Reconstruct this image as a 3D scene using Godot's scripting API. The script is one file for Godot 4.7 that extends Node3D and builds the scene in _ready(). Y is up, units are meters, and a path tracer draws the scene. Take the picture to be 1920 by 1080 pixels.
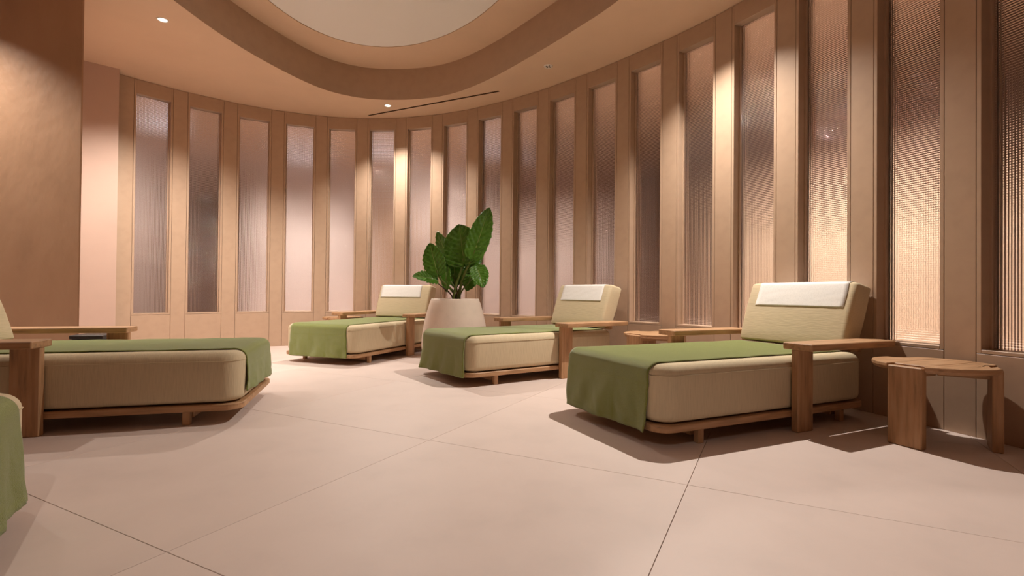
extends Node3D
# A round spa relaxation room: loungers set in a ring before a curved wall of ribbed glass bays.

const CEIL := 3.05
# the wall's seams, post by panel, from the left end of the glazed wall round to the right (x, z)
const SEAMS := [
	[-4.273, -5.426], [-4.190, -5.546], [-3.945, -5.827], [-3.843, -5.931], [-3.558, -6.173], [-3.442, -6.270],
	[-3.115, -6.473], [-2.978, -6.534], [-2.622, -6.673], [-2.484, -6.714], [-2.108, -6.769], [-1.960, -6.766],
	[-1.577, -6.743], [-1.435, -6.718], [-1.064, -6.617], [-0.928, -6.570], [-0.580, -6.410], [-0.456, -6.331],
	[-0.136, -6.128], [-0.015, -6.037], [0.283, -5.794], [0.395, -5.695], [0.670, -5.420], [0.776, -5.325],
	[1.035, -5.032], [1.128, -4.920], [1.370, -4.624], [1.462, -4.506], [1.682, -4.192], [1.760, -4.058],
	[1.948, -3.722], [2.013, -3.588], [2.170, -3.235], [2.217, -3.095], [2.337, -2.727], [2.381, -2.586],
	[2.480, -2.216], [2.511, -2.072], [2.571, -1.694], [2.589, -1.548], [2.615, -1.166], [2.620, -1.020]]
# the plastered wall that closes the room behind the camera, from the right end back to the left end
const REST := [
	[2.620, -1.020], [2.60, -0.20], [2.35, 0.80], [1.70, 1.65], [0.55, 2.25], [-1.00, 2.45], [-2.60, 2.10],
	[-4.00, 1.20], [-4.95, 0.00], [-5.35, -1.50], [-5.30, -3.00], [-5.05, -4.30], [-4.74, -4.98], [-4.497, -5.225], [-4.273, -5.426]]
const COFFER := [
	[-2.748, -4.038], [-2.657, -4.679], [-2.480, -5.260], [-2.227, -5.772], [-1.930, -6.020], [-1.577, -6.109], [-1.130, -6.070],
	[-0.709, -5.892], [-0.260, -5.480], [0.188, -4.920], [0.540, -4.430], [0.826, -3.982], [1.180, -3.200], [1.320, -2.300], [1.180, -1.400],
	[0.700, -0.600], [-0.100, -0.150], [-1.000, -0.100], [-1.850, -0.500], [-2.420, -1.300], [-2.700, -2.300], [-2.790, -3.200]]

var M := {}
var names := {}


# ---------------------------------------------------------------- nodes
func numbered(called: String) -> String:
	names[called] = names.get(called, -1) + 1
	return called if names[called] == 0 else "%s_%03d" % [called, names[called]]


func thing(called: String, label: String, category: String, at := Vector3.ZERO, turn := 0.0, group := "") -> Node3D:
	var o := Node3D.new()
	o.name = numbered(called)
	add_child(o)
	o.position = at
	o.rotation.y = turn
	return tag(o, label, category, group)


func tag(o: Node3D, label: String, category: String, group := "") -> Node3D:
	o.set_meta("label", label)
	o.set_meta("category", category)
	if group:
		o.set_meta("group", group)
	return o


func structure(called: String) -> Node3D:
	var o := Node3D.new()
	o.name = called
	add_child(o)
	o.set_meta("kind", "structure")
	return o


func part(called: String, mesh: Mesh, mat: Material, parent: Node, label := "") -> MeshInstance3D:
	var o := MeshInstance3D.new()
	o.name = called
	o.mesh = mesh
	if mat:
		o.material_override = mat
	parent.add_child(o, true)
	if label:
		o.set_meta("label", label)
	return o


# ---------------------------------------------------------------- shapes
func begin(smooth := true) -> SurfaceTool:
	var st := SurfaceTool.new()
	st.begin(Mesh.PRIMITIVE_TRIANGLES)
	st.set_smooth_group(0 if smooth else -1)
	return st


func done(st: SurfaceTool) -> ArrayMesh:
	st.generate_normals()
	return st.commit()


func tri(st: SurfaceTool, a: Vector3, b: Vector3, c: Vector3) -> void:   # seen from outside a, b, c run counter-clockwise
	st.add_vertex(a)
	st.add_vertex(c)
	st.add_vertex(b)


func quad(st: SurfaceTool, a: Vector3, b: Vector3, c: Vector3, d: Vector3) -> void:
	tri(st, a, b, c)
	tri(st, a, c, d)


func ring(a: float, b: float, r: float, y: float, n: int) -> PackedVector3Array:   # a rounded rectangle, counter-clockwise from above
	var out := PackedVector3Array()
	r = clampf(r, 0.0005, minf(a, b) - 0.0001)
	for k in 4:
		var c := Vector2([1, -1, -1, 1][k] * (a - r), [1, 1, -1, -1][k] * (b - r))
		for i in n + 1:
			var t := (k + float(i) / n) * PI / 2
			out.append(Vector3(c.x + r * cos(t), y, -(c.y + r * sin(t))))
	return out


func loft(st: SurfaceTool, rings: Array, to := Transform3D(), leaned := false, caps := true) -> void:
	var rr := []
	for r in rings:
		var q := PackedVector3Array()
		for p in r:
			q.append(to * (back_bend(p + Vector3(0.08, 0, 0)) if leaned else p))
		rr.append(q)
	var n: int = rr[0].size()
	for k in rr.size() - 1:
		for i in n:
			var j := (i + 1) % n
			quad(st, rr[k][i], rr[k][j], rr[k + 1][j], rr[k + 1][i])
	if not caps:
		return
	for k in [0, rr.size() - 1]:
		var mid := Vector3.ZERO
		for p in rr[k]:
			mid += p / n
		for i in n:
			var j := (i + 1) % n
			if k == 0:
				tri(st, mid, rr[k][j], rr[k][i])
			else:
				tri(st, mid, rr[k][i], rr[k][j])


func soft_rings(a: float, b: float, h: float, r: float, e0: float, e1: float, n := 6, m := 5, steps := 3) -> Array:
	# a block of half sizes a and b, height h, corners r in plan, bottom edge rounded by e0 and top edge by e1
	var out := []
	for i in m + 1:
		var t := float(i) / m * PI / 2
		out.append(ring(a - e0 * (1 - sin(t)), b - e0 * (1 - sin(t)), r - e0 * (1 - sin(t)) * 0.6, e0 * (1 - cos(t)), n))
	for i in range(1, steps):
		out.append(ring(a, b, r, lerpf(e0, h - e1, float(i) / steps), n))
	for i in m + 1:
		var t := float(i) / m * PI / 2
		out.append(ring(a - e1 * (1 - cos(t)), b - e1 * (1 - cos(t)), r - e1 * (1 - cos(t)) * 0.6, h - e1 * (1 - sin(t)), n))
	return out


func board_rings(a: float, b: float, h: float, r: float, c: float, n := 1) -> Array:   # edges cut by c
	return [ring(a - c, b - c, maxf(r - c * 0.5, c * 0.4), 0, n), ring(a, b, r, c, n), ring(a, b, r, h - c, n), ring(a - c, b - c, maxf(r - c * 0.5, c * 0.4), h, n)]


func block(st: SurfaceTool, lo: Vector3, hi: Vector3, c := 0.0, to := Transform3D()) -> void:   # a box between two corners, its edges cut by c
	var m := (lo + hi) / 2
	var s := hi - lo
	var t := to * Transform3D(Basis(), Vector3(m.x, lo.y, m.z))
	if c > 0:
		loft(st, board_rings(s.x / 2, s.z / 2, s.y, c, c), t)
	else:
		var a := s.x / 2
		var b := s.z / 2
		loft(st, [[Vector3(a, 0, b), Vector3(a, 0, -b), Vector3(-a, 0, -b), Vector3(-a, 0, b)], [Vector3(a, s.y, b), Vector3(a, s.y, -b), Vector3(-a, s.y, -b), Vector3(-a, s.y, b)]], t)


func box(lo: Vector3, hi: Vector3, c := 0.0, to := Transform3D()) -> ArrayMesh:
	var st := begin(false)
	block(st, lo, hi, c, to)
	return done(st)


func lathe(st: SurfaceTool, profile: Array, n := 48, to := Transform3D()) -> void:   # (radius, height) from below on the outside, upwards
	for k in profile.size() - 1:
		for i in n:
			var p := []
			for q in [[k, i], [k, i + 1], [k + 1, i + 1], [k + 1, i]]:
				var t: float = TAU * q[1] / n
				var f: Array = profile[q[0]]
				p.append(to * Vector3(f[0] * cos(t), f[1], -f[0] * sin(t)))
			if profile[k][0] < 1e-5:
				tri(st, p[0], p[2], p[3])
			elif profile[k + 1][0] < 1e-5:
				tri(st, p[0], p[1], p[2])
			else:
				quad(st, p[0], p[1], p[2], p[3])


func tube(st: SurfaceTool, path: PackedVector3Array, r0: float, r1: float, n := 8) -> void:
	var rr := []
	for i in path.size():
		var d := (path[mini(i + 1, path.size() - 1)] - path[maxi(i - 1, 0)]).normalized()
		var side := d.cross(Vector3(0.31, 0.05, 0.95)).normalized()
		var up := side.cross(d)
		var r := lerpf(r0, r1, float(i) / (path.size() - 1))
		var q := PackedVector3Array()
		for k in n:
			var t := TAU * k / n
			q.append(path[i] + (side * cos(t) + up * sin(t)) * r)
		rr.append(q)
	for k in rr.size() - 1:
		for i in n:
			var j := (i + 1) % n
			quad(st, rr[k][j], rr[k][i], rr[k + 1][i], rr[k + 1][j])


func sheet(st: SurfaceTool, g: Array, thick: float) -> void:   # a cloth of some thickness on a grid of points; its upper face looks along rows x columns
	var rows := g.size()
	var cols: int = g[0].size()
	var low := []
	for i in rows:
		var line := PackedVector3Array()
		for j in cols:
			var a: Vector3 = g[mini(i + 1, rows - 1)][j] - g[maxi(i - 1, 0)][j]
			var b: Vector3 = g[i][mini(j + 1, cols - 1)] - g[i][maxi(j - 1, 0)]
			line.append(g[i][j] - a.cross(b).normalized() * thick)
		low.append(line)
	for i in rows - 1:
		for j in cols - 1:
			quad(st, g[i][j], g[i + 1][j], g[i + 1][j + 1], g[i][j + 1])
			quad(st, low[i][j], low[i][j + 1], low[i + 1][j + 1], low[i + 1][j])
	for i in rows - 1:
		quad(st, g[i][0], low[i][0], low[i + 1][0], g[i + 1][0])
		quad(st, g[i][cols - 1], g[i + 1][cols - 1], low[i + 1][cols - 1], low[i][cols - 1])
	for j in cols - 1:
		quad(st, g[0][j], g[0][j + 1], low[0][j + 1], low[0][j])
		quad(st, g[rows - 1][j], low[rows - 1][j], low[rows - 1][j + 1], g[rows - 1][j + 1])


func spline(points: Array, each: int, closed: bool) -> PackedVector2Array:
	var out := PackedVector2Array()
	var n := points.size()
	for i in (n if closed else n - 1):
		var p := []
		for k in [-1, 0, 1, 2]:
			var q: Array = points[posmod(i + k, n) if closed else clampi(i + k, 0, n - 1)]
			p.append(Vector2(q[0], q[1]))
		for k in each:
			out.append(p[1].cubic_interpolate(p[2], p[0], p[3], float(k) / each))
	if not closed:
		out.append(Vector2(points[n - 1][0], points[n - 1][1]))
	return out


func curtain_wall(line: PackedVector2Array, y0: float, y1: float, thick: float) -> ArrayMesh:   # a wall along a line, its face to the left of the line's run, as thick to the right
	var st := begin()
	var back := PackedVector2Array()
	for i in line.size():
		var d := (line[mini(i + 1, line.size() - 1)] - line[maxi(i - 1, 0)]).normalized()
		back.append(line[i] + Vector2(-d.y, d.x) * thick)
	for i in line.size() - 1:
		var a := Vector3(line[i].x, y0, line[i].y)
		var b := Vector3(line[i + 1].x, y0, line[i + 1].y)
		var c := Vector3(back[i].x, y0, back[i].y)
		var d := Vector3(back[i + 1].x, y0, back[i + 1].y)
		var up := Vector3(0, y1 - y0, 0)
		quad(st, b, a, a + up, b + up)
		quad(st, c, d, d + up, c + up)
	return done(st)


# ---------------------------------------------------------------- materials
func noise(seed_: int, freq: float, octaves := 4, kind := FastNoiseLite.TYPE_SIMPLEX_SMOOTH) -> FastNoiseLite:
	var n := FastNoiseLite.new()
	n.seed = seed_
	n.noise_type = kind
	n.frequency = freq
	n.fractal_octaves = octaves
	return n


func noise_map(seed_: int, freq: float, colors: Array, octaves := 4, size := 512) -> NoiseTexture2D:
	var t := NoiseTexture2D.new()
	t.width = size
	t.height = size
	t.seamless = true
	t.noise = noise(seed_, freq, octaves)
	if colors:
		var g := Gradient.new()
		var at := PackedFloat32Array()
		for i in colors.size():
			at.append(float(i) / (colors.size() - 1))
		g.offsets = at
		g.colors = PackedColorArray(colors)
		t.color_ramp = g
	return t


func rgb(r: int, g: int, b: int) -> Color:
	return Color8(r, g, b)


func mat(name_: String, color: Color, rough: float) -> StandardMaterial3D:
	var m := StandardMaterial3D.new()
	m.resource_name = name_
	m.albedo_color = color
	m.roughness = rough
	M[name_] = m
	return m


func textured(m: StandardMaterial3D, tex: Texture2D, scale_: Vector3, world := false) -> StandardMaterial3D:
	m.albedo_texture = tex
	m.albedo_color = Color.WHITE
	m.uv1_triplanar = true
	m.uv1_world_triplanar = world
	m.uv1_scale = scale_
	m.uv1_triplanar_sharpness = 6.0
	return m


func relief(m: StandardMaterial3D, tex: Texture2D, centimetres: float) -> StandardMaterial3D:
	m.heightmap_enabled = true
	m.heightmap_texture = tex
	m.heightmap_scale = centimetres
	return m


func spread(c: Color, by: float) -> Array:
	return [c.darkened(by), c.darkened(by * 0.3), c.lightened(by * 0.15), c.lightened(by * 0.5)]


func make_materials() -> void:
	var oak := rgb(180, 138, 99)
	var grain_a := noise_map(3, 0.011, [oak.darkened(0.26), oak.darkened(0.10), oak, oak.lightened(0.06), oak.lightened(0.14)], 6)
	for d in [["wood_along", Vector3(0.5, 5.0, 5.0)], ["wood_up", Vector3(5.0, 0.5, 5.0)], ["wood_across", Vector3(5.0, 5.0, 0.5)]]:
		textured(mat(d[0], oak, 0.55), grain_a, d[1])
	var slub := noise_map(11, 0.02, spread(rgb(206, 189, 157), 0.06), 5)
	var weave := noise_map(12, 0.06, [], 3, 256)
	textured(mat("linen_up", rgb(206, 189, 157), 0.9), slub, Vector3(9, 0.7, 9))
	relief(M.linen_up, weave, 0.05)
	textured(mat("linen_across", rgb(206, 189, 157), 0.9), slub, Vector3(9, 9, 0.7))
	relief(M.linen_across, weave, 0.05)
	var terry := noise_map(21, 0.09, spread(rgb(132, 142, 52), 0.22), 4)
	textured(mat("green_terry", rgb(132, 142, 52), 0.95), terry, Vector3(5, 5, 5))
	relief(M.green_terry, noise_map(22, 0.12, [], 3, 512), 0.35)
	M.green_terry.rim_enabled = true
	M.green_terry.rim = 1.0
	M.green_terry.rim_tint = 0.3
	textured(mat("white_cloth", rgb(236, 233, 230), 0.85), noise_map(23, 0.05, spread(rgb(238, 235, 232), 0.05), 3, 256), Vector3(6, 6, 6))
	relief(M.white_cloth, M.white_cloth.albedo_texture, 0.06)
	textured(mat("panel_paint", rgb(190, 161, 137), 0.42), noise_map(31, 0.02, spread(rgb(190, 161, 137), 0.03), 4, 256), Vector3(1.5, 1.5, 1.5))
	textured(mat("ceiling_paint", rgb(226, 194, 166), 0.8), noise_map(32, 0.01, spread(rgb(226, 194, 166), 0.02), 3, 256), Vector3(0.6, 0.6, 0.6), true)
	mat("white_ceiling", rgb(242, 238, 234), 0.7)
	textured(mat("pink_plaster", rgb(206, 190, 185), 0.75), noise_map(33, 0.01, spread(rgb(206, 190, 185), 0.05), 5), Vector3(0.5, 0.5, 0.5), true)
	textured(mat("rose_plaster", rgb(200, 171, 156), 0.75), noise_map(38, 0.01, spread(rgb(200, 171, 156), 0.03), 5), Vector3(0.5, 0.5, 0.5), true)
	textured(mat("umber_plaster", rgb(150, 112, 86), 0.7), noise_map(39, 0.01, spread(rgb(150, 112, 86), 0.04), 5), Vector3(0.5, 0.5, 0.5), true)
	textured(mat("polished_plaster", rgb(190, 156, 128), 0.4), noise_map(34, 0.008, spread(rgb(190, 150, 120), 0.05), 6), Vector3(0.7, 0.35, 0.7), true)
	relief(M.polished_plaster, noise_map(35, 0.03, [], 5), 0.25)
	var stone := [rgb(212, 193, 184), rgb(215, 197, 188), rgb(213, 195, 186)]
	for k in 3:
		var m := textured(mat("floor_stone_%d" % k, stone[k], 0.5), noise_map(41 + k, 0.006, spread(stone[k], 0.03), 6), Vector3(0.8, 0.8, 0.8))
		m.uv1_offset = Vector3(0.31 * k, 0, 0.17 * k)
	mat("grout", rgb(160, 130, 112), 0.9)
	textured(mat("pot_clay", rgb(226, 208, 194), 0.8), noise_map(51, 0.02, spread(rgb(226, 208, 194), 0.03), 4, 256), Vector3(2, 2, 2))
	textured(mat("soil", rgb(62, 46, 34), 1.0), noise_map(52, 0.08, spread(rgb(62, 46, 34), 0.4), 4, 256), Vector3(4, 4, 4))
	var green := rgb(86, 136, 40)
	textured(mat("leaf_green", green, 0.33), noise_map(60, 0.02, spread(green, 0.2), 4, 256), Vector3(4, 4, 4))
	M.leaf_green.backlight_enabled = true
	M.leaf_green.backlight = Color(0.35, 0.45, 0.1)
	mat("stem_green", rgb(98, 112, 48), 0.5)
	mat("stem_dark", rgb(70, 52, 38), 0.6)
	mat("vein", rgb(140, 158, 84), 0.5)
	mat("bronze_metal", rgb(112, 82, 60), 0.45).metallic = 0.7
	mat("shade_dark", rgb(40, 26, 20), 0.8)
	mat("white_plastic", rgb(232, 222, 212), 0.5)
	textured(mat("door_and_shade_brown", rgb(84, 52, 38), 0.5), noise_map(71, 0.02, spread(rgb(84, 52, 38), 0.2), 4, 256), Vector3(4, 0.5, 4))
	textured(mat("brown_plaster", rgb(200, 176, 152), 0.7), noise_map(37, 0.01, spread(rgb(200, 176, 152), 0.06), 5), Vector3(0.5, 0.5, 0.5), true)
	var cool := mat("patch_glow", Color.WHITE, 0.5)  # even glow for the pale patches behind the glass, no lamp
	cool.emission_enabled = true
	cool.emission = Color(0.93, 0.94, 1.0)
	cool.emission_energy_multiplier = 0.6
	mat("black_lacquer", rgb(34, 26, 22), 0.5)
	var lamp := mat("lamp_glow", Color.WHITE, 0.5)
	lamp.emission_enabled = true
	lamp.emission = Color(1.0, 0.96, 0.91)
	lamp.emission_energy_multiplier = 6.0
	# moulded glass: square lenses of 13 mm, each a shallow dome
	var lens := Image.create(64, 64, false, Image.FORMAT_RGB8)
	for y in 64:
		for x in 64:
			var u := fposmod((x + 0.5) / 32.0, 1.0) * 2 - 1
			var v := fposmod((y + 0.5) / 32.0, 1.0) * 2 - 1
			var n := Vector3(u * 0.5, -v * 0.5, 1).normalized()
			lens.set_pixel(x, y, Color(n.x * 0.5 + 0.5, n.y * 0.5 + 0.5, n.z * 0.5 + 0.5))
	var glass := mat("moulded_glass", Color(0.975, 0.965, 0.965, 0.02), 0.05)
	glass.refraction_enabled = true
	glass.refraction_scale = 0.05
	glass.uv1_triplanar = true
	glass.uv1_triplanar_sharpness = 8.0
	glass.uv1_scale = Vector3.ONE / 0.026
	var flat := mat("flat_glass", Color(0.975, 0.965, 0.965, 0.02), 0.05)
	flat.refraction_enabled = true
	flat.refraction_scale = 0.05
	glass.normal_enabled = true
	glass.normal_texture = ImageTexture.create_from_image(lens)


# ---------------------------------------------------------------- light fittings
func downlight(at: Vector3, aim: Vector3, energy: float, angle: float, soft: float, called: String, label: String, group: String) -> void:
	var t := thing(called, label, "light", at, 0.0, group)
	var st := begin(false)
	lathe(st, [[0.034, 0.0], [0.036, -0.004], [0.044, -0.004], [0.047, 0.0]], 32)
	part("trim_ring", done(st), M.white_plastic, t)
	st = begin(false)
	lathe(st, [[0.034, -0.0005], [0.0, -0.0015]], 32)
	part("lamp_lens", done(st), M.lamp_glow, t, "glowing white lamp disc")
	var l := SpotLight3D.new()
	l.name = "lamp_beam"
	t.add_child(l)
	l.position = Vector3(0, -0.012, 0)
	var d := (aim - at).normalized()
	l.basis = Basis.looking_at(d, Vector3.BACK if absf(d.y) > 0.9 else Vector3.UP)
	l.light_energy = energy
	l.light_color = Color(1.0, 0.965, 0.92)
	l.spot_angle = angle
	l.spot_angle_attenuation = soft
	l.spot_range = 14.0
	l.spot_attenuation = 2.0
	l.light_size = 0.012
	l.shadow_enabled = true


# ---------------------------------------------------------------- lounger
const FOOT_H := 0.073
const TOP := 0.386
const HALF := 0.438
const FOOT := -0.080    # where the mattress begins


func back_bend(p: Vector3) -> Vector3:   # a block 0.16 deep (x from 0), 1 high, leaned back and its top sloping to the rear
	var y0 := 0.397 + 0.02 * p.x
	var y1 := 0.812 - 0.22 * p.x
	var y := lerpf(y0, y1, p.y)
	var swell := 0.010 * sin(clampf(p.y, 0, 1) * PI)
	return Vector3(1.341 + (y - 0.385) * 0.345 + p.x * (0.92 + 0.08 * p.y) + (swell if p.x > 0.08 else -swell), y, p.z)


func make_lounger() -> Node3D:
	var t := thing("lounger", "", "lounger", Vector3.ZERO, 0.0, "loungers set in a ring round the room")
	# the slatted platform the mattress lies on
	var st := begin(false)
	loft(st, board_rings(0.776, 0.444, 0.034, 0.085, 0.004, 8), Transform3D(Basis(), Vector3(0.690, FOOT_H, 0)))
	part("platform", done(st), M.wood_along, t)
	for x in [0.185, 1.26]:
		part("cross_rail", box(Vector3(x - 0.022, 0.028, -0.37), Vector3(x + 0.022, FOOT_H, 0.37), 0.003), M.wood_across, t)
		for s in [-1, 1]:
			part("leg", box(Vector3(x - 0.018, 0, s * 0.405 - 0.016), Vector3(x + 0.018, FOOT_H + 0.002, s * 0.405 + 0.016), 0.002), M.wood_up, t)
	st = begin()
	loft(st, soft_rings(0.770, HALF, TOP - 0.114, 0.10, 0.035, 0.05, 8, 6), Transform3D(Basis(), Vector3(0.690, 0.114, 0)))
	var mattress := part("mattress", done(st), M.linen_up, t)
	# a welt along the upper edge of the mattress
	for y in [TOP - 0.05]:
		st = begin()
		var loop := ring(0.7715, HALF + 0.0015, 0.1005, y, 8)
		loop.append(loop[0])
		for i in loop.size():
			loop[i] += Vector3(0.690, 0, 0)
		tube(st, loop, 0.0018, 0.0018, 5)
		part("welt", done(st), M.linen_across, mattress)
	st = begin()
	var rings := soft_rings(0.08, 0.374, 1.0, 0.030, 0.05, 0.06, 6, 6, 6)
	loft(st, rings, Transform3D(), true)
	part("backrest", done(st), M.linen_across, t)
	part("back_rail", box(Vector3(1.425, 0.388, -0.41), Vector3(1.462, 0.430, 0.41), 0.003), M.wood_across, t)
	for s in [-1, 1]:
		part("arm_post", box(Vector3(0.790, 0, s * 0.468 - 0.020), Vector3(0.912, 0.433, s * 0.468 + 0.020), 0.004), M.wood_up, t)
		part("armrest", box(Vector3(0.782, 0.432, s * 0.488 - 0.083), Vector3(1.498, 0.468, s * 0.488 + 0.083), 0.004), M.wood_along, t)
		part("arm_bracket", box(Vector3(0.795, 0.078, s * 0.446 - 0.003), Vector3(0.905, 0.104, s * 0.446 + 0.003), 0.0), M.wood_up, t)
	return t


func towel(where: Transform3D, w0: float, w1: float, end0: float, end1: float, head: float, seed_: int, fold: float, label: String) -> void:
	# from under the backrest along the mattress and down over its foot; w0 and w1 its edges, end0 and end1 the heights of its lower corners
	var n := noise(seed_, 1.0, 2)
	var rows := []
	var cols := 45
	var path := []                                    # (x, y, how far it hangs free)
	var lift := 0.006
	for i in 26:
		path.append([lerpf(head, FOOT + 0.056, i / 25.0), TOP + lift, 0.0])
	for i in range(1, 9):
		var a := i / 8.0 * PI / 2
		path.append([FOOT + 0.056 - (0.056 + lift) * sin(a), TOP - 0.05 + (0.05 + lift) * cos(a), 0.0])
	for i in range(1, 27):
		path.append([FOOT - lift, TOP - 0.05, i / 26.0])
	for q in path:
		var line := PackedVector3Array()
		for j in cols:
			var f := float(j) / (cols - 1)
			var w: float = lerpf(w0, w1, f) + 0.006 * n.get_noise_2d(q[0] * 6 + 3, q[1] * 9 + q[2] * 3)
			var p := Vector3(q[0], q[1], w)
			var over := absf(w) - (HALF - 0.05)
			if q[2] == 0.0 and over > 0:
				p.y -= 0.05 - sqrt(maxf(0.0, 0.0025 - over * over))
			if q[2] > 0.0:
				var low := lerpf(end0, end1, f)
				p.y = lerpf(TOP - 0.05, low, q[2])
				# corners of the mattress curve away below the cloth; the cloth hangs in soft folds
				var slant: float = f * 9.0 + q[2] * 1.6
				p.x -= q[2] * fold * (0.45 + 0.55 * sin(slant * 1.7 + seed_) * cos(f * 5.3 + seed_ * 2.0)) + 0.004 * q[2]
				p.x -= 0.012 * q[2] * absf(n.get_noise_2d(f * 5.0, q[2] * 1.2))
				p.z += 0.012 * q[2] * sin(seed_ + f * 6.0) + (f - 0.5) * 0.018 * q[2]
			else:
				p.y += 0.0035 * (0.5 + n.get_noise_2d(q[0] * 4.0, w * 3.0))
			line.append(p)
		rows.append(line)
	var st := begin()
	sheet(st, rows, 0.005)
	var o := part(numbered("green_towel"), done(st), M.green_terry, self)
	o.transform = where
	tag(o, label, "towel", "green towels laid over the loungers")


func head_cloth(where: Transform3D, w0: float, w1: float, seed_: int, label: String) -> void:
	var n := noise(seed_, 1.0, 2)
	var path := []
	for i in 15:
		path.append(Vector2(-0.002, lerpf(0.60, 0.94, i / 14.0)))
	for i in range(1, 9):
		var a := i / 8.0 * PI / 2
		path.append(Vector2(0.06 - 0.062 * cos(a), 0.94 + 0.066 * sin(a)))
	for i in range(1, 4):
		path.append(Vector2(lerpf(0.06, 0.10, i / 3.0), 1.006))
	for i in range(1, 9):
		var a := i / 8.0 * PI / 2
		path.append(Vector2(0.10 + 0.062 * sin(a), 0.94 + 0.066 * cos(a)))
	for i in range(1, 9):
		path.append(Vector2(0.162, lerpf(0.94, 0.78, i / 8.0)))
	var rows := []
	for q in path:
		var line := PackedVector3Array()
		for j in 21:
			var f := j / 20.0
			var p := back_bend(Vector3(q.x, q.y, lerpf(w0, w1, f) + 0.004 * sin(q.y * 9 + seed_)))
			p.x -= 0.001 * (0.6 + n.get_noise_2d(f * 6, q.y * 8)) if q.y < 0.9 and q.x < 0.05 else 0.0
			line.append(p)
		rows.append(line)
	var st := begin()
	sheet(st, rows, 0.0015)
	var o := part(numbered("headrest_cloth"), done(st), M.white_cloth, self)
	o.transform = where
	tag(o, label, "cloth", "white cloths over the backrests")


# ---------------------------------------------------------------- side table
func make_side_table() -> Node3D:
	var t := thing("side_table", "", "table", Vector3.ZERO, 0.0, "round wooden side tables between the loungers")
	var r := 0.252
	var top := 0.39
	var cut := 0.232     # a leg's outer face lies this far out; the round top is cut straight just inside it
	# three planks of the top: the middle one as wide as the leg it runs to (local +x)
	var half := 0.074
	for band in [[-r, -half - 0.0015], [-half + 0.0015, half - 0.0015], [half + 0.0015, r]]:
		var poly := PackedVector2Array()
		var round_ := PackedVector2Array()
		for i in 96:
			var a := TAU * i / 96
			var q := Vector2(cos(a), sin(a)) * r
			for k in 3:
				var d := Vector2(cos(k * TAU / 3), sin(k * TAU / 3))
				var beyond := q.dot(d) - (cut - 0.030)
				if beyond > 0 and absf(q.dot(d.orthogonal())) < half:
					q -= d * beyond
			round_.append(q)
		poly = Geometry2D.intersect_polygons(round_, PackedVector2Array([Vector2(-1, band[0]), Vector2(1, band[0]), Vector2(1, band[1]), Vector2(-1, band[1])]))[0]
		if Geometry2D.is_polygon_clockwise(poly):
			poly.reverse()
		var mid := Vector2.ZERO
		for q in poly:
			mid += q / poly.size()
		var rings := []
		for lay in [[0.0, 0.010], [0.014, 0.0], [0.026, 0.0], [0.029, 0.003]]:
			var line := PackedVector3Array()
			for q in poly:
				var s: Vector2 = q - (q - mid).normalized() * lay[1]
				line.append(Vector3(s.x, top - 0.029 + lay[0], -s.y))
			rings.append(line)
		var st := begin(false)
		loft(st, rings)
		part("plank", done(st), M.wood_along, t)
	for k in 3:
		var turn := Transform3D(Basis(Vector3.UP, k * TAU / 3), Vector3.ZERO)
		var leg := part("leg", box(Vector3(cut - 0.028, 0, -half), Vector3(cut + 0.012, top - 0.008, half), 0.004), M.wood_up, t)
		leg.transform = turn
		var rail := part("rail", box(Vector3(0.012, top - 0.062, -0.016), Vector3(cut - 0.026, top - 0.030, 0.016), 0.002), M.wood_along, t)
		rail.transform = turn
	return t


# ---------------------------------------------------------------- potted plant
func leaf(parent: Node3D, base: Vector3, tip: Vector3, facing: Vector3, width: float, material: Material, seed_: int, cup := 0.12, droop := 0.10) -> void:
	# a heart-shaped leaf, pleated along its side veins; base is where its stalk joins
	var along := tip - base
	var length := along.length()
	var d := along.normalized()
	var side := d.cross(facing).normalized()
	var up := side.cross(d).normalized()
	var rows := []
	var n := noise(seed_, 1.0, 2)
	for i in 31:
		var s := lerpf(-0.24, 1.0, i / 30.0)
		var wide := 0.0
		if s < 0.0:
			wide = 0.86 * sqrt(maxf(0.0, 1.0 - pow(s / -0.245, 2.4)))
		else:
			wide = pow(maxf(0.0, 1.0 - pow(s, 2.4)), 0.66) * (0.86 + 0.30 * s * (1 - s) * 2)
		var line := PackedVector3Array()
		for j in 25:
			var f := (j - 12) / 12.0
			var notch := 0.0
			if s < 0.0:
				notch = maxf(0.0, 0.16 * (1.0 - pow(s / -0.24, 0.5)) * 0.0)
			var ragged := 1.0 + 0.045 * sin(s * 40.0 + seed_) * absf(f)
			var x := f * (wide * width * 0.5 * ragged + notch)
			var y := s * length
			if s < 0.0:
				y += 0.10 * length * exp(-pow(f / 0.16, 2.0)) * (-s / 0.24)
			var pleat := 0.030 * width * sin((s * 1.0 - absf(f) * 0.28) * 44.0) * smoothstep(0.0, 0.35, absf(f))
			var bowl := cup * width * (absf(f) - 0.2 * f * f) * wide
			var z := bowl + pleat - droop * length * s * s + 0.03 * width * n.get_noise_2d(s * 2.0, f * 2.0)
			line.append(base + side * x + d * y + up * z)
		rows.append(line)
	var st := begin()
	sheet(st, rows, 0.0012)
	var o := part("leaf", done(st), material, parent)
	st = begin()
	var rib := PackedVector3Array()
	for i in 31:
		if i >= 7:
			rib.append(rows[i][12] + up * 0.001)
	tube(st, rib, 0.0042, 0.001, 6)
	part("midrib", done(st), M.vein, o)


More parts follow.
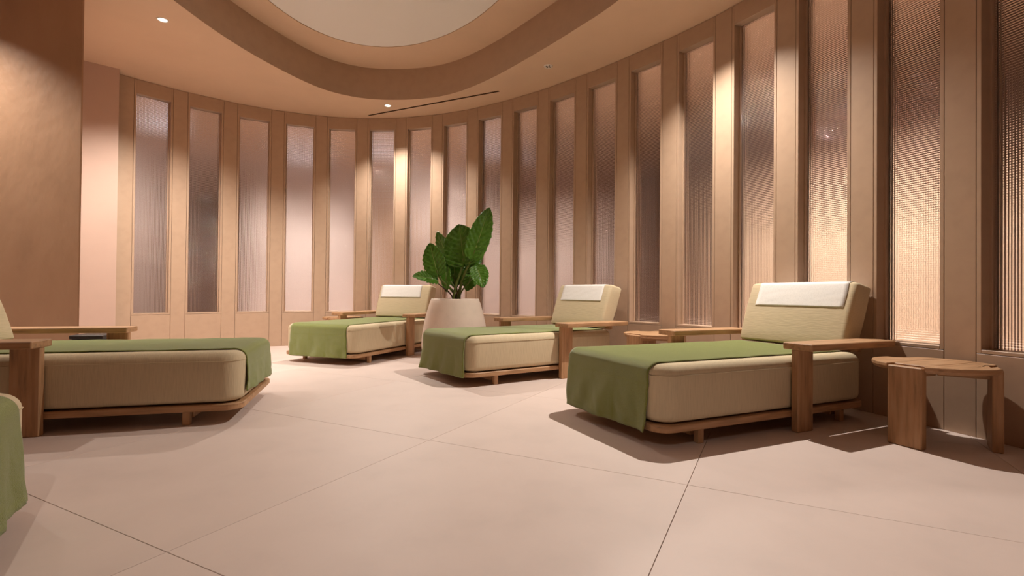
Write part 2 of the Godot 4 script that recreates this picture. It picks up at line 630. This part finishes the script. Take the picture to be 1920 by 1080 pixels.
func stalk(parent: Node3D, from: Vector3, to: Vector3, lean: Vector3, r: float, material: Material) -> void:
	var c := Curve3D.new()
	c.add_point(from, Vector3.ZERO, Vector3(0, (to.y - from.y) * 0.5, 0))
	c.add_point(to, lean)
	c.bake_interval = 0.03
	var st := begin()
	tube(st, c.get_baked_points(), r, r * 0.5, 8)
	part("stalk", done(st), material, parent)


func make_plant(at: Vector3) -> void:
	var p := thing("plant_pot", "large pale clay planter narrowing to its rim, between two loungers", "planter", at)
	var st := begin()
	lathe(st, [[0.0, 0.0], [0.270, 0.0], [0.290, 0.006], [0.312, 0.04], [0.330, 0.10], [0.338, 0.17], [0.337, 0.24], [0.328, 0.32], [0.310, 0.42], [0.286, 0.52], [0.262, 0.60], [0.247, 0.642], [0.241, 0.650], [0.232, 0.650], [0.228, 0.642], [0.232, 0.610]], 64)
	part("pot", done(st), M.pot_clay, p)
	st = begin()
	lathe(st, [[0.236, 0.606], [0.15, 0.616], [0.0, 0.622]], 48)
	part("soil", done(st), M.soil, p)
	var t := thing("elephant_ear_plant", "tall green plant with large pleated heart-shaped leaves in a clay planter", "plant", at + Vector3(0, 0.618, 0))
	# leaf: stalk joint, tip, facing, width, lean of the stalk
	var leaves := [
		[Vector3(0.205, 0.530, 0.06), Vector3(0.345, 0.985, 0.00), Vector3(0.05, 0.10, 1.0), 0.245, Vector3(-0.07, -0.2, 0)],
		[Vector3(0.085, 0.450, 0.02), Vector3(0.020, 0.815, -0.06), Vector3(-0.2, 0.2, 1.0), 0.42, Vector3(-0.02, -0.2, 0)],
		[Vector3(-0.180, 0.320, 0.10), Vector3(-0.260, 0.600, 0.08), Vector3(-0.1, 0.1, 1.0), 0.24, Vector3(0.03, -0.15, 0)],
		[Vector3(-0.070, 0.430, -0.06), Vector3(-0.225, 0.735, -0.12), Vector3(-0.70, 0.1, 0.66), 0.23, Vector3(0.04, -0.2, 0)],
		[Vector3(-0.205, 0.225, 0.12), Vector3(-0.385, 0.280, 0.22), Vector3(-0.1, 0.70, 0.65), 0.20, Vector3(0.10, -0.1, 0)],
		[Vector3(0.235, 0.335, 0.08), Vector3(0.300, 0.165, 0.18), Vector3(0.15, 0.20, 1.0), 0.20, Vector3(-0.03, -0.12, 0)],
		[Vector3(0.165, 0.330, -0.05), Vector3(0.130, 0.125, 0.04), Vector3(0.35, 0.1, 1.0), 0.21, Vector3(-0.02, -0.12, 0)],
		[Vector3(-0.020, 0.385, -0.06), Vector3(0.000, 0.150, 0.00), Vector3(0.1, 0.2, 1.0), 0.22, Vector3(0.0, -0.12, 0)],
		[Vector3(-0.095, 0.315, 0.02), Vector3(-0.090, 0.110, 0.09), Vector3(-0.3, 0.1, 1.0), 0.12, Vector3(0.02, -0.1, 0)],
		[Vector3(0.135, 0.520, -0.08), Vector3(0.190, 0.330, 0.02), Vector3(0.3, 0.3, 1.0), 0.26, Vector3(-0.03, -0.15, 0)]]
	for k in leaves.size():
		var l: Array = leaves[k]
		stalk(t, Vector3(0.03 * cos(k * 2.4) + 0.01, -0.01, 0.03 * sin(k * 2.4)), l[0], l[4], 0.017 if k < 3 else 0.009, M.stem_dark if k in [4, 6] else M.stem_green)
		leaf(t, l[0], l[1], l[2].normalized(), l[3], M.leaf_green, 100 + k, 0.10, 0.06 if k < 4 else 0.16)


# ---------------------------------------------------------------- the glazed wall
func place_on(k: int) -> Transform3D:   # x from seam k to the next, z into the room
	var a := Vector3(SEAMS[k][0], 0, SEAMS[k][1])
	var b := Vector3(SEAMS[k + 1][0], 0, SEAMS[k + 1][1])
	var x := (b - a).normalized()
	return Transform3D(Basis(x, Vector3.UP, x.cross(Vector3.UP)), a)


func span(k: int) -> float:
	return Vector2(SEAMS[k][0], SEAMS[k][1]).distance_to(Vector2(SEAMS[k + 1][0], SEAMS[k + 1][1]))


func pane(x0: float, x1: float, y0: float, y1: float, z0: float, z1: float) -> ArrayMesh:   # a slab of glass: moulded on the room's side, flat behind
	var st := begin(false)
	quad(st, Vector3(x0, y0, z1), Vector3(x1, y0, z1), Vector3(x1, y1, z1), Vector3(x0, y1, z1))
	var m := done(st)
	m.surface_set_material(0, M.moulded_glass)
	st = begin(false)
	var f := [Vector3(x0, y0, z0), Vector3(x1, y0, z0), Vector3(x1, y1, z0), Vector3(x0, y1, z0)]
	var b := [Vector3(x0, y0, z1), Vector3(x1, y0, z1), Vector3(x1, y1, z1), Vector3(x0, y1, z1)]
	quad(st, f[1], f[0], f[3], f[2])
	for i in 4:
		var j := (i + 1) % 4
		quad(st, f[i], f[j], b[j], b[i])
	st.generate_normals()
	st.commit(m)
	m.surface_set_material(1, M.flat_glass)
	return m


func build_bays() -> void:
	var wall := structure("wall_glazed")
	var g := 0.0013
	for k in range(0, SEAMS.size(), 2):
		var w := span(k)
		var st := begin(false)
		block(st, Vector3(g, 0, -0.05), Vector3(w - g, CEIL - 0.004, 0), 0.0015)
		block(st, Vector3(-0.030 if k else 0.0, 0, -0.135), Vector3(w + 0.030, CEIL, -0.115))
		block(st, Vector3(0.03, 0, -0.115), Vector3(w - 0.03, CEIL, -0.05))
		part("post", done(st), M.panel_paint, wall).transform = place_on(k)
	var number := 0
	for k in range(1, SEAMS.size() - 1, 2):
		number += 1
		var w := span(k)
		var o := structure("window_%d" % number)
		o.transform = place_on(k)
		var e := 0.021
		var sill := 0.4306
		var glass0 := 0.450
		var glass1 := 2.890
		for x in [g, w - g - e]:
			part("stile", box(Vector3(x, sill + g, -0.10), Vector3(x + e, CEIL - 0.004, 0), 0.0015), M.panel_paint, o)
		part("head_rail", box(Vector3(g + e, glass1, -0.10), Vector3(w - g - e, CEIL - 0.004, 0), 0.0015), M.panel_paint, o)
		part("sill_rail", box(Vector3(g + e, sill + g, -0.10), Vector3(w - g - e, glass0, 0), 0.0015), M.panel_paint, o)
		part("lower_panel", box(Vector3(g, 0, -0.10), Vector3(w - g, sill - g, 0), 0.0015), M.panel_paint, o)
		for x in [g + e, w - g - e - 0.010]:
			part("glazing_bead", box(Vector3(x, glass0, -0.072), Vector3(x + 0.010, glass1, -0.060)), M.panel_paint, o)
		part("glass", pane(g + e, w - g - e, glass0, glass1, -0.082, -0.074), null, o, "pane of moulded glass with small square lenses")


func build_corridor() -> void:
	# the passage behind the glass: an outer wall, doors in it and downlights
	var line := []
	for k in range(0, SEAMS.size() - 1, 2):
		var t := place_on(k)
		var q := t * Vector3(span(k) / 2, 0, -1.55)
		line.append([q.x, q.z])
	var outer := reversed(spline(line, 4, false))
	var split := 38                                    # the brown stretch lies at the right
	part("plaster_face", curtain_wall(outer.slice(split - 1), 0, CEIL, 0.1), M.pink_plaster, structure("wall_outer"))
	part("plaster_face", curtain_wall(outer.slice(0, split), 0, CEIL, 0.1), M.brown_plaster, structure("wall_outer_right"))
	var ends := structure("wall_passage_ends")
	for k in [0, SEAMS.size() - 2]:
		var t := place_on(k)
		var x := 0.0 if k == 0 else span(k)
		part("end_wall", box(Vector3(x - 0.05, 0, -1.75), Vector3(x + 0.05, CEIL, -0.10)), M.pink_plaster, ends).transform = t
	var band := PackedVector2Array()
	for k in range(14, 36, 1):
		var q := place_on(k) * Vector3(span(k) / 2, 0, -1.50)
		band.append(Vector2(q.x, q.z))
	part("shade_strip", curtain_wall(reversed(band), 1.85, 2.78, 0.04), M.door_and_shade_brown, structure("shade_band_1"), "dark brown strip standing for shade along the upper wall of the passage")  # brown strip stands in for the unlit wall above the light pools
	var number := 0
	for d in [[4, 0.8], [21, 0.95], [23, 0.95], [34, 0.95], [10, 0.55]]:
		number += 1
		var t := place_on(d[0])
		var o := structure("door_%d" % number)
		o.transform = t
		var c := span(d[0]) / 2
		part("door_leaf", box(Vector3(c - d[1] / 2, 0, -1.56), Vector3(c + d[1] / 2, 2.35, -1.50), 0.004), M.panel_paint if number == 5 else M.door_and_shade_brown, o)
		for s in [-1, 1]:
			part("door_frame", box(Vector3(c + s * (d[1] / 2 + 0.03) - 0.03, 0, -1.56), Vector3(c + s * (d[1] / 2 + 0.03) + 0.03, 2.41, -1.48), 0.003), M.panel_paint, o)
	var places := ["first", "second", "third", "fourth", "fifth", "sixth", "seventh", "eighth", "ninth", "tenth", "eleventh", "twelfth", "thirteenth", "fourteenth", "fifteenth", "sixteenth", "seventeenth", "eighteenth", "nineteenth", "twentieth"]
	# added glowing squares, not real lamps, standing for pale patches in the glass
	for d in [[2, 1.0, 0], [7, 1.35, 3], [10, 1.0, 5], [15, 1.0, 8]]:
		var k: int = d[0]
		var t := place_on(k)
		var at := t * Vector3(span(k) / 2, CEIL, -d[1])
		var o := thing("added_glow_square", "added cool white glowing square, no lamp, blurred behind the %s glass panel from the left" % places[d[2]], "light", at, 0.0, "added glowing squares in the passage behind the glass")
		o.basis = t.basis
		part("glow_square_frame", box(Vector3(-0.20, -0.012, -0.20), Vector3(0.20, 0, 0.20), 0.002), M.white_plastic, o)
		part("glow_square_face", box(Vector3(-0.185, -0.016, -0.185), Vector3(0.185, -0.012, 0.185)), M.patch_glow, o)
		var l := AreaLight3D.new()
		l.name = "added_patch_light"
		o.add_child(l)
		l.position = Vector3(0, -0.02, 0)
		l.rotation.x = -PI / 2
		l.area_size = Vector2(0.37, 0.37)
		l.light_energy = 0.03
		l.light_color = Color(0.93, 0.94, 1.0)
		l.shadow_enabled = true
	for d in [[0, 0.9, 4.0, 0, 50], [6, 1.05, 11.0, 2, 30], [8, 1.05, 11.0, 3, 30], [12, 0.95, 6.0, 6, 46], [15, 1.05, 6.0, 10, 38], [18, 1.1, 10.0, 11, 34], [26, 1.1, 9.0, 14, 30], [28, 1.1, 15.0, 15, 30], [30, 1.1, 22.0, 16, 30]]:
		var t := place_on(d[0])
		var at := t * Vector3(span(d[0]) / 2, CEIL, -d[1])
		downlight(at, at + Vector3(0, -1, 0), d[2], d[4], 0.6, "passage_downlight", "round downlight blurred behind the %s glass panel from the left" % places[d[3]], "downlights in the passage behind the glass")


func reversed(line: PackedVector2Array) -> PackedVector2Array:
	var out := line.duplicate()
	out.reverse()
	return out


# ---------------------------------------------------------------- ceiling
func strip(st: SurfaceTool, a: PackedVector2Array, b: PackedVector2Array, ya: float, yb: float, flip := false) -> void:
	for i in a.size():
		var j := (i + 1) % a.size()
		var p := [Vector3(a[i].x, ya, a[i].y), Vector3(a[j].x, ya, a[j].y), Vector3(b[j].x, yb, b[j].y), Vector3(b[i].x, yb, b[i].y)]
		if flip:
			p.reverse()
		quad(st, p[0], p[1], p[2], p[3])


func around(line: PackedVector2Array, mid: Vector2, n: int) -> PackedVector2Array:   # where rays from mid meet a closed line
	var out := PackedVector2Array()
	for i in n:
		var a := TAU * i / n
		var far := mid + Vector2(cos(a), sin(a)) * 60
		var hit := mid
		for k in line.size():
			var q: Variant = Geometry2D.segment_intersects_segment(mid, far, line[k], line[(k + 1) % line.size()])
			if q != null and mid.distance_to(q) > mid.distance_to(hit):
				hit = q
		out.append(hit)
	return out


const SLOT_A := Vector2(-1.919, -6.660)
const SLOT_B := Vector2(-0.175, -5.818)


func slot_plan(half: float) -> PackedVector2Array:
	var side := (SLOT_B - SLOT_A).normalized().orthogonal() * half
	return PackedVector2Array([SLOT_A + side, SLOT_B + side, SLOT_B - side, SLOT_A - side])


func build_ceiling() -> void:
	var n := 240
	var mid := Vector2(-0.95, -3.4)
	var coffer := around(spline(COFFER, 6, true), mid, n)
	var edge := around(PackedVector2Array([Vector2(-7.6, -9.2), Vector2(5.2, -9.2), Vector2(5.2, 3.6), Vector2(-7.6, 3.6)]), mid, n)
	var eye := PackedVector2Array()
	var lip := PackedVector2Array()
	for i in n:
		var a := TAU * i / n
		var u := Vector2(-0.344, -0.939)
		var v := Vector2(0.939, -0.344)
		eye.append(Vector2(-1.012, -3.655) + u * 1.975 * cos(a) + v * 1.208 * sin(a))
	eye = around(eye, mid, n)
	for i in n:
		lip.append(mid + (eye[i] - mid) * (1.0 + 0.008 / eye[i].distance_to(mid)))
	var c := structure("ceiling")
	var top := 3.425
	var st := begin(false)
	# the ceiling is cut open along the slot of the air vent
	for i in n:
		var j := (i + 1) % n
		for piece in Geometry2D.clip_polygons(PackedVector2Array([coffer[i], coffer[j], edge[j], edge[i]]), slot_plan(0.011)):
			var order := Geometry2D.triangulate_polygon(piece)
			for k in range(0, order.size(), 3):
				var p := []
				for m in 3:
					var q: Vector2 = piece[order[k + m]]
					p.append(Vector3(q.x, CEIL, q.y))
				var up := Vector3(0, 0.03, 0)
				if (p[1] - p[0]).cross(p[2] - p[0]).y > 0:
					p.reverse()
				tri(st, p[0], p[1], p[2])
				tri(st, p[2] + up, p[1] + up, p[0] + up)
	part("plaster_ring", done(st), M.ceiling_paint, c)
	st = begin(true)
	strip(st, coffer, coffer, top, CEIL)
	part("coffer_face", done(st), M.panel_paint, c)  # browner than the ceiling, to put the shade of the recess into its colour
	st = begin(false)
	strip(st, lip, coffer, top, top)
	strip(st, lip, lip, top + 0.03, top)
	part("coffer_ledge", done(st), M.ceiling_paint, c)
	st = begin(false)
	var flat := PackedVector2Array()
	for i in n:
		flat.append(mid)
	for i in n:
		var j := (i + 1) % n
		tri(st, Vector3(mid.x, top + 0.002, mid.y), Vector3(eye[i].x, top + 0.002, eye[i].y), Vector3(eye[j].x, top + 0.002, eye[j].y))
	strip(st, eye, eye, top + 0.04, top + 0.002)
	part("white_panel", done(st), M.white_ceiling, c, "smooth white oval panel in the middle of the ceiling")
	part("roof_slab", box(Vector3(-7.6, 3.62, -9.2), Vector3(5.2, 3.72, 3.6)), M.ceiling_paint, c)


func build_floor() -> void:
	var f := structure("floor")
	part("bed", box(Vector3(-7.6, -0.12, -9.2), Vector3(5.2, -0.006, 3.6)), M.grout, f)
	var th := deg_to_rad(27.056)
	var u := Vector2(cos(th), sin(th))
	var v := Vector2(-sin(th), cos(th))
	var size := 1.195
	var tile := box(Vector3(-size / 2 + 0.0011, -0.02, -size / 2 + 0.0011), Vector3(size / 2 - 0.0011, 0, size / 2 - 0.0011), 0.0006)
	var room := PackedVector2Array()
	for s in SEAMS:
		room.append(Vector2(s[0], s[1]))
	for s in REST:
		room.append(Vector2(s[0], s[1]))
	var k := 0
	for i in range(-8, 9):
		for j in range(-9, 9):
			var c: Vector2 = u * (-0.2721 + (i + 0.5) * size) + v * (-0.8080 + (j + 0.5) * size)
			var near := false
			for q in room:
				near = near or q.distance_to(c) < 1.9
			if not near and not Geometry2D.is_point_in_polygon(c, room):
				continue
			if c.x < -7 or c.x > 4.6 or c.y < -8.6 or c.y > 3.0:
				continue
			var o := part("tile", tile, M["floor_stone_%d" % ((i * 5 + j * 3 + 90) % 3)], f)
			o.transform = Transform3D(Basis(Vector3.UP, -th + (PI if (i + j) % 2 else 0.0)), Vector3(c.x, 0, c.y))


# ---------------------------------------------------------------- the scene
func _ready() -> void:
	var cam := Camera3D.new()
	cam.name = "camera"
	add_child(cam)
	cam.fov = rad_to_deg(2.0 * atan(540.0 / 945.23))
	cam.near = 0.05
	cam.far = 60.0
	cam.transform = Transform3D(Basis(Vector3.RIGHT, 0.0091787) * Basis(Vector3.BACK, 0.0091338), Vector3(0, 0.7187, 0))
	cam.current = true
	var world := WorldEnvironment.new()
	world.name = "surroundings"
	var env := Environment.new()
	env.background_mode = Environment.BG_COLOR
	env.background_color = Color(0, 0, 0)
	env.tonemap_mode = Environment.TONE_MAPPER_LINEAR
	env.tonemap_exposure = 0.82
	env.sdfgi_enabled = true
	env.ssao_enabled = true
	env.ssil_enabled = true
	world.environment = env
	add_child(world)
	make_materials()
	var lights := "recessed downlights in the room's ceiling"
	downlight(Vector3(-3.041, CEIL, -4.337), Vector3(-3.6, 0, -5.1), 12.0, 54, 0.8, "ceiling_downlight", "lit recessed downlight beside the left pillar", lights)
	downlight(Vector3(-1.579, CEIL, -6.302), Vector3(-1.5, 0, -5.7), 8.5, 60, 0.8, "ceiling_downlight", "lit recessed downlight at the far end, next to the ceiling slot", lights)
	downlight(Vector3(1.36, CEIL, -3.90), Vector3(0.8, 0, -3.3), 14.0, 60, 1.0, "ceiling_downlight", "recessed downlight above the nearest lounger's head, out of the picture", lights)
	downlight(Vector3(-4.00, CEIL, -3.10), Vector3(-4.0, 0, -3.3), 5.5, 55, 0.9, "ceiling_downlight", "recessed downlight in front of the left pillar, out of the picture", lights)
	downlight(Vector3(-0.3, CEIL, 0.75), Vector3(-0.2, 0, 0.2), 2.6, 46, 0.5, "ceiling_downlight", "recessed downlight behind the viewer, out of the picture", lights)
	downlight(Vector3(1.55, CEIL, -0.2), Vector3(1.5, 0, -0.2), 1.8, 30, 0.15, "ceiling_downlight", "recessed downlight over the right foreground floor, out of the picture", lights)

	build_floor()
	build_ceiling()
	build_bays()
	build_corridor()
	var rest := spline(REST, 6, false)
	part("plaster_face", curtain_wall(rest.slice(0, 55), 0, CEIL + 0.02, 0.14), M.umber_plaster, structure("wall_back"))  # unseen stretch, coloured dark so that it bounces less light
	part("plaster_face", curtain_wall(rest.slice(54), 0, CEIL + 0.02, 0.14), M.rose_plaster, structure("wall_left"))
	# a pier of polished plaster stands forward on the left
	var pier := structure("wall_pier")
	var st := begin()
	var plan := spline([[-3.366, -3.925], [-4.30, -4.45], [-5.35, -4.45], [-5.40, -3.375], [-3.374, -3.918]], 1, true)
	var feet := PackedVector3Array()
	var heads := PackedVector3Array()
	for q in plan:
		feet.append(Vector3(q.x, 0, q.y))
		heads.append(Vector3(q.x, CEIL, q.y))
	feet.reverse()
	heads.reverse()
	st.set_smooth_group(-1)
	loft(st, [feet, heads])
	part("plaster_face", done(st), M.polished_plaster, pier)

	# loungers: foot on the floor, heading, and what sets each apart
	var proto := make_lounger()
	var seats := [
		[0.575, -2.744, -24.9, "wooden lounger nearest on the right, its headrest against the glazed wall"],
		[-0.506, -4.186, -34.3, "wooden lounger in the middle, right of the potted plant"],
		[-1.877, -5.053, -69.6, "wooden lounger farthest away, left of the potted plant"],
		[-1.658, -3.131, 164.0, "wooden lounger on the left seen from its shaded side"],
		[-1.430, -1.286, 145.0, "wooden lounger cut off by the picture's lower left corner"]]
	var where := []
	for i in seats.size():
		var s: Array = seats[i]
		var o: Node3D = proto
		if i:
			o = proto.duplicate()
			o.name = numbered("lounger")
			add_child(o)
		o.transform = Transform3D(Basis(Vector3.UP, -deg_to_rad(s[2])), Vector3(s[0], 0, s[1]))
		o.set_meta("label", s[3])
		where.append(o.transform)
	towel(where[0], -0.355, 0.355, 0.055, 0.068, 1.36, 5, 0.026, "green towel over the nearest lounger on the right, hanging from its foot")
	towel(where[1], -0.360, 0.388, 0.060, 0.072, 1.36, 8, 0.034, "creased green towel over the middle lounger beside the planter")
	towel(where[2], -0.345, 0.336, 0.068, 0.070, 1.36, 13, 0.020, "green towel over the lounger farthest away")
	towel(where[3], -0.332, 0.360, 0.158, 0.140, 1.36, 17, 0.018, "green towel on the shaded lounger at the left")
	towel(where[4], -0.345, 0.275, 0.070, 0.070, 1.36, 23, 0.022, "green towel on the lounger cut off at the lower left")
	head_cloth(where[0], -0.292, 0.328, 1, "white cloth over the backrest of the nearest lounger")
	head_cloth(where[1], -0.292, 0.292, 2, "white cloth over the backrest of the middle lounger")
	head_cloth(where[2], -0.335, 0.250, 3, "white cloth over the backrest of the farthest lounger")

	var table := make_side_table()
	var tables := [
		[2.105, -2.515, 156.5, "wooden side table nearest on the right, with slab legs"],
		[1.200, -4.240, 150.0, "wooden side table between the middle and the nearest lounger"],
		[-2.150, -6.440, 100.0, "wooden side table by the far wall, beside the farthest lounger"]]
	for i in tables.size():
		var s: Array = tables[i]
		var o: Node3D = table
		if i:
			o = table.duplicate()
			o.name = numbered("side_table")
			add_child(o)
		o.transform = Transform3D(Basis(Vector3.UP, -deg_to_rad(s[2])), Vector3(s[0], 0, s[1]))
		o.set_meta("label", s[3])

	var bin := thing("dark_box", "low black box behind the left lounger, mostly hidden by its armrest", "box", Vector3(-3.10, 0, -3.76), deg_to_rad(14))
	part("body", box(Vector3(-0.10, 0, -0.12), Vector3(0.10, 0.352, 0.12), 0.004), M.black_lacquer, bin)
	part("lid", box(Vector3(-0.105, 0.354, -0.125), Vector3(0.105, 0.382, 0.125), 0.004), M.black_lacquer, bin)
	make_plant(Vector3(-0.585, 0, -5.20))

	# fittings in the ceiling
	var a := Vector3(SLOT_A.x, CEIL, SLOT_A.y)
	var b := Vector3(SLOT_B.x, CEIL, SLOT_B.y)
	var slot := thing("ceiling_slot_vent", "long straight narrow slot in the ceiling above the far wall", "vent", (a + b) / 2)
	slot.basis = Basis(Vector3.UP, atan2(-(b - a).z, (b - a).x))
	var half := a.distance_to(b) / 2
	for s in [-1, 1]:
		part("channel_side", box(Vector3(-half, -0.002, s * 0.0125 - 0.002), Vector3(half, 0.16, s * 0.0125 + 0.002)), M.bronze_metal, slot)
		part("channel_end", box(Vector3(s * (half + 0.001) - 0.002, -0.002, -0.0145), Vector3(s * (half + 0.001) + 0.002, 0.16, 0.0145)), M.bronze_metal, slot)
	part("channel_top", box(Vector3(-half, 0.16, -0.0145), Vector3(half, 0.164, 0.0145)), M.bronze_metal, slot)
	var fit := thing("ceiling_fitting", "small round white ceiling fitting with dark blocks as the shade of its openings, unlit", "detector", Vector3(0.352, CEIL, -5.161))
	st = begin()
	lathe(st, [[0.030, -0.006], [0.036, -0.009], [0.044, -0.006], [0.047, 0.0]], 40)
	part("rim", done(st), M.white_plastic, fit)
	st = begin()
	lathe(st, [[0.030, -0.004], [0.014, -0.006], [0.0, -0.007]], 32)
	part("grille", done(st), M.white_plastic, fit)
	for k in 4:
		var o := part("opening_shade", box(Vector3(0.008, -0.0085, -0.004), Vector3(0.027, -0.003, 0.004)), M.shade_dark, fit)  # solid dark blocks stand in for the shade inside the openings
		o.rotation.y = k * TAU / 4 + 0.5
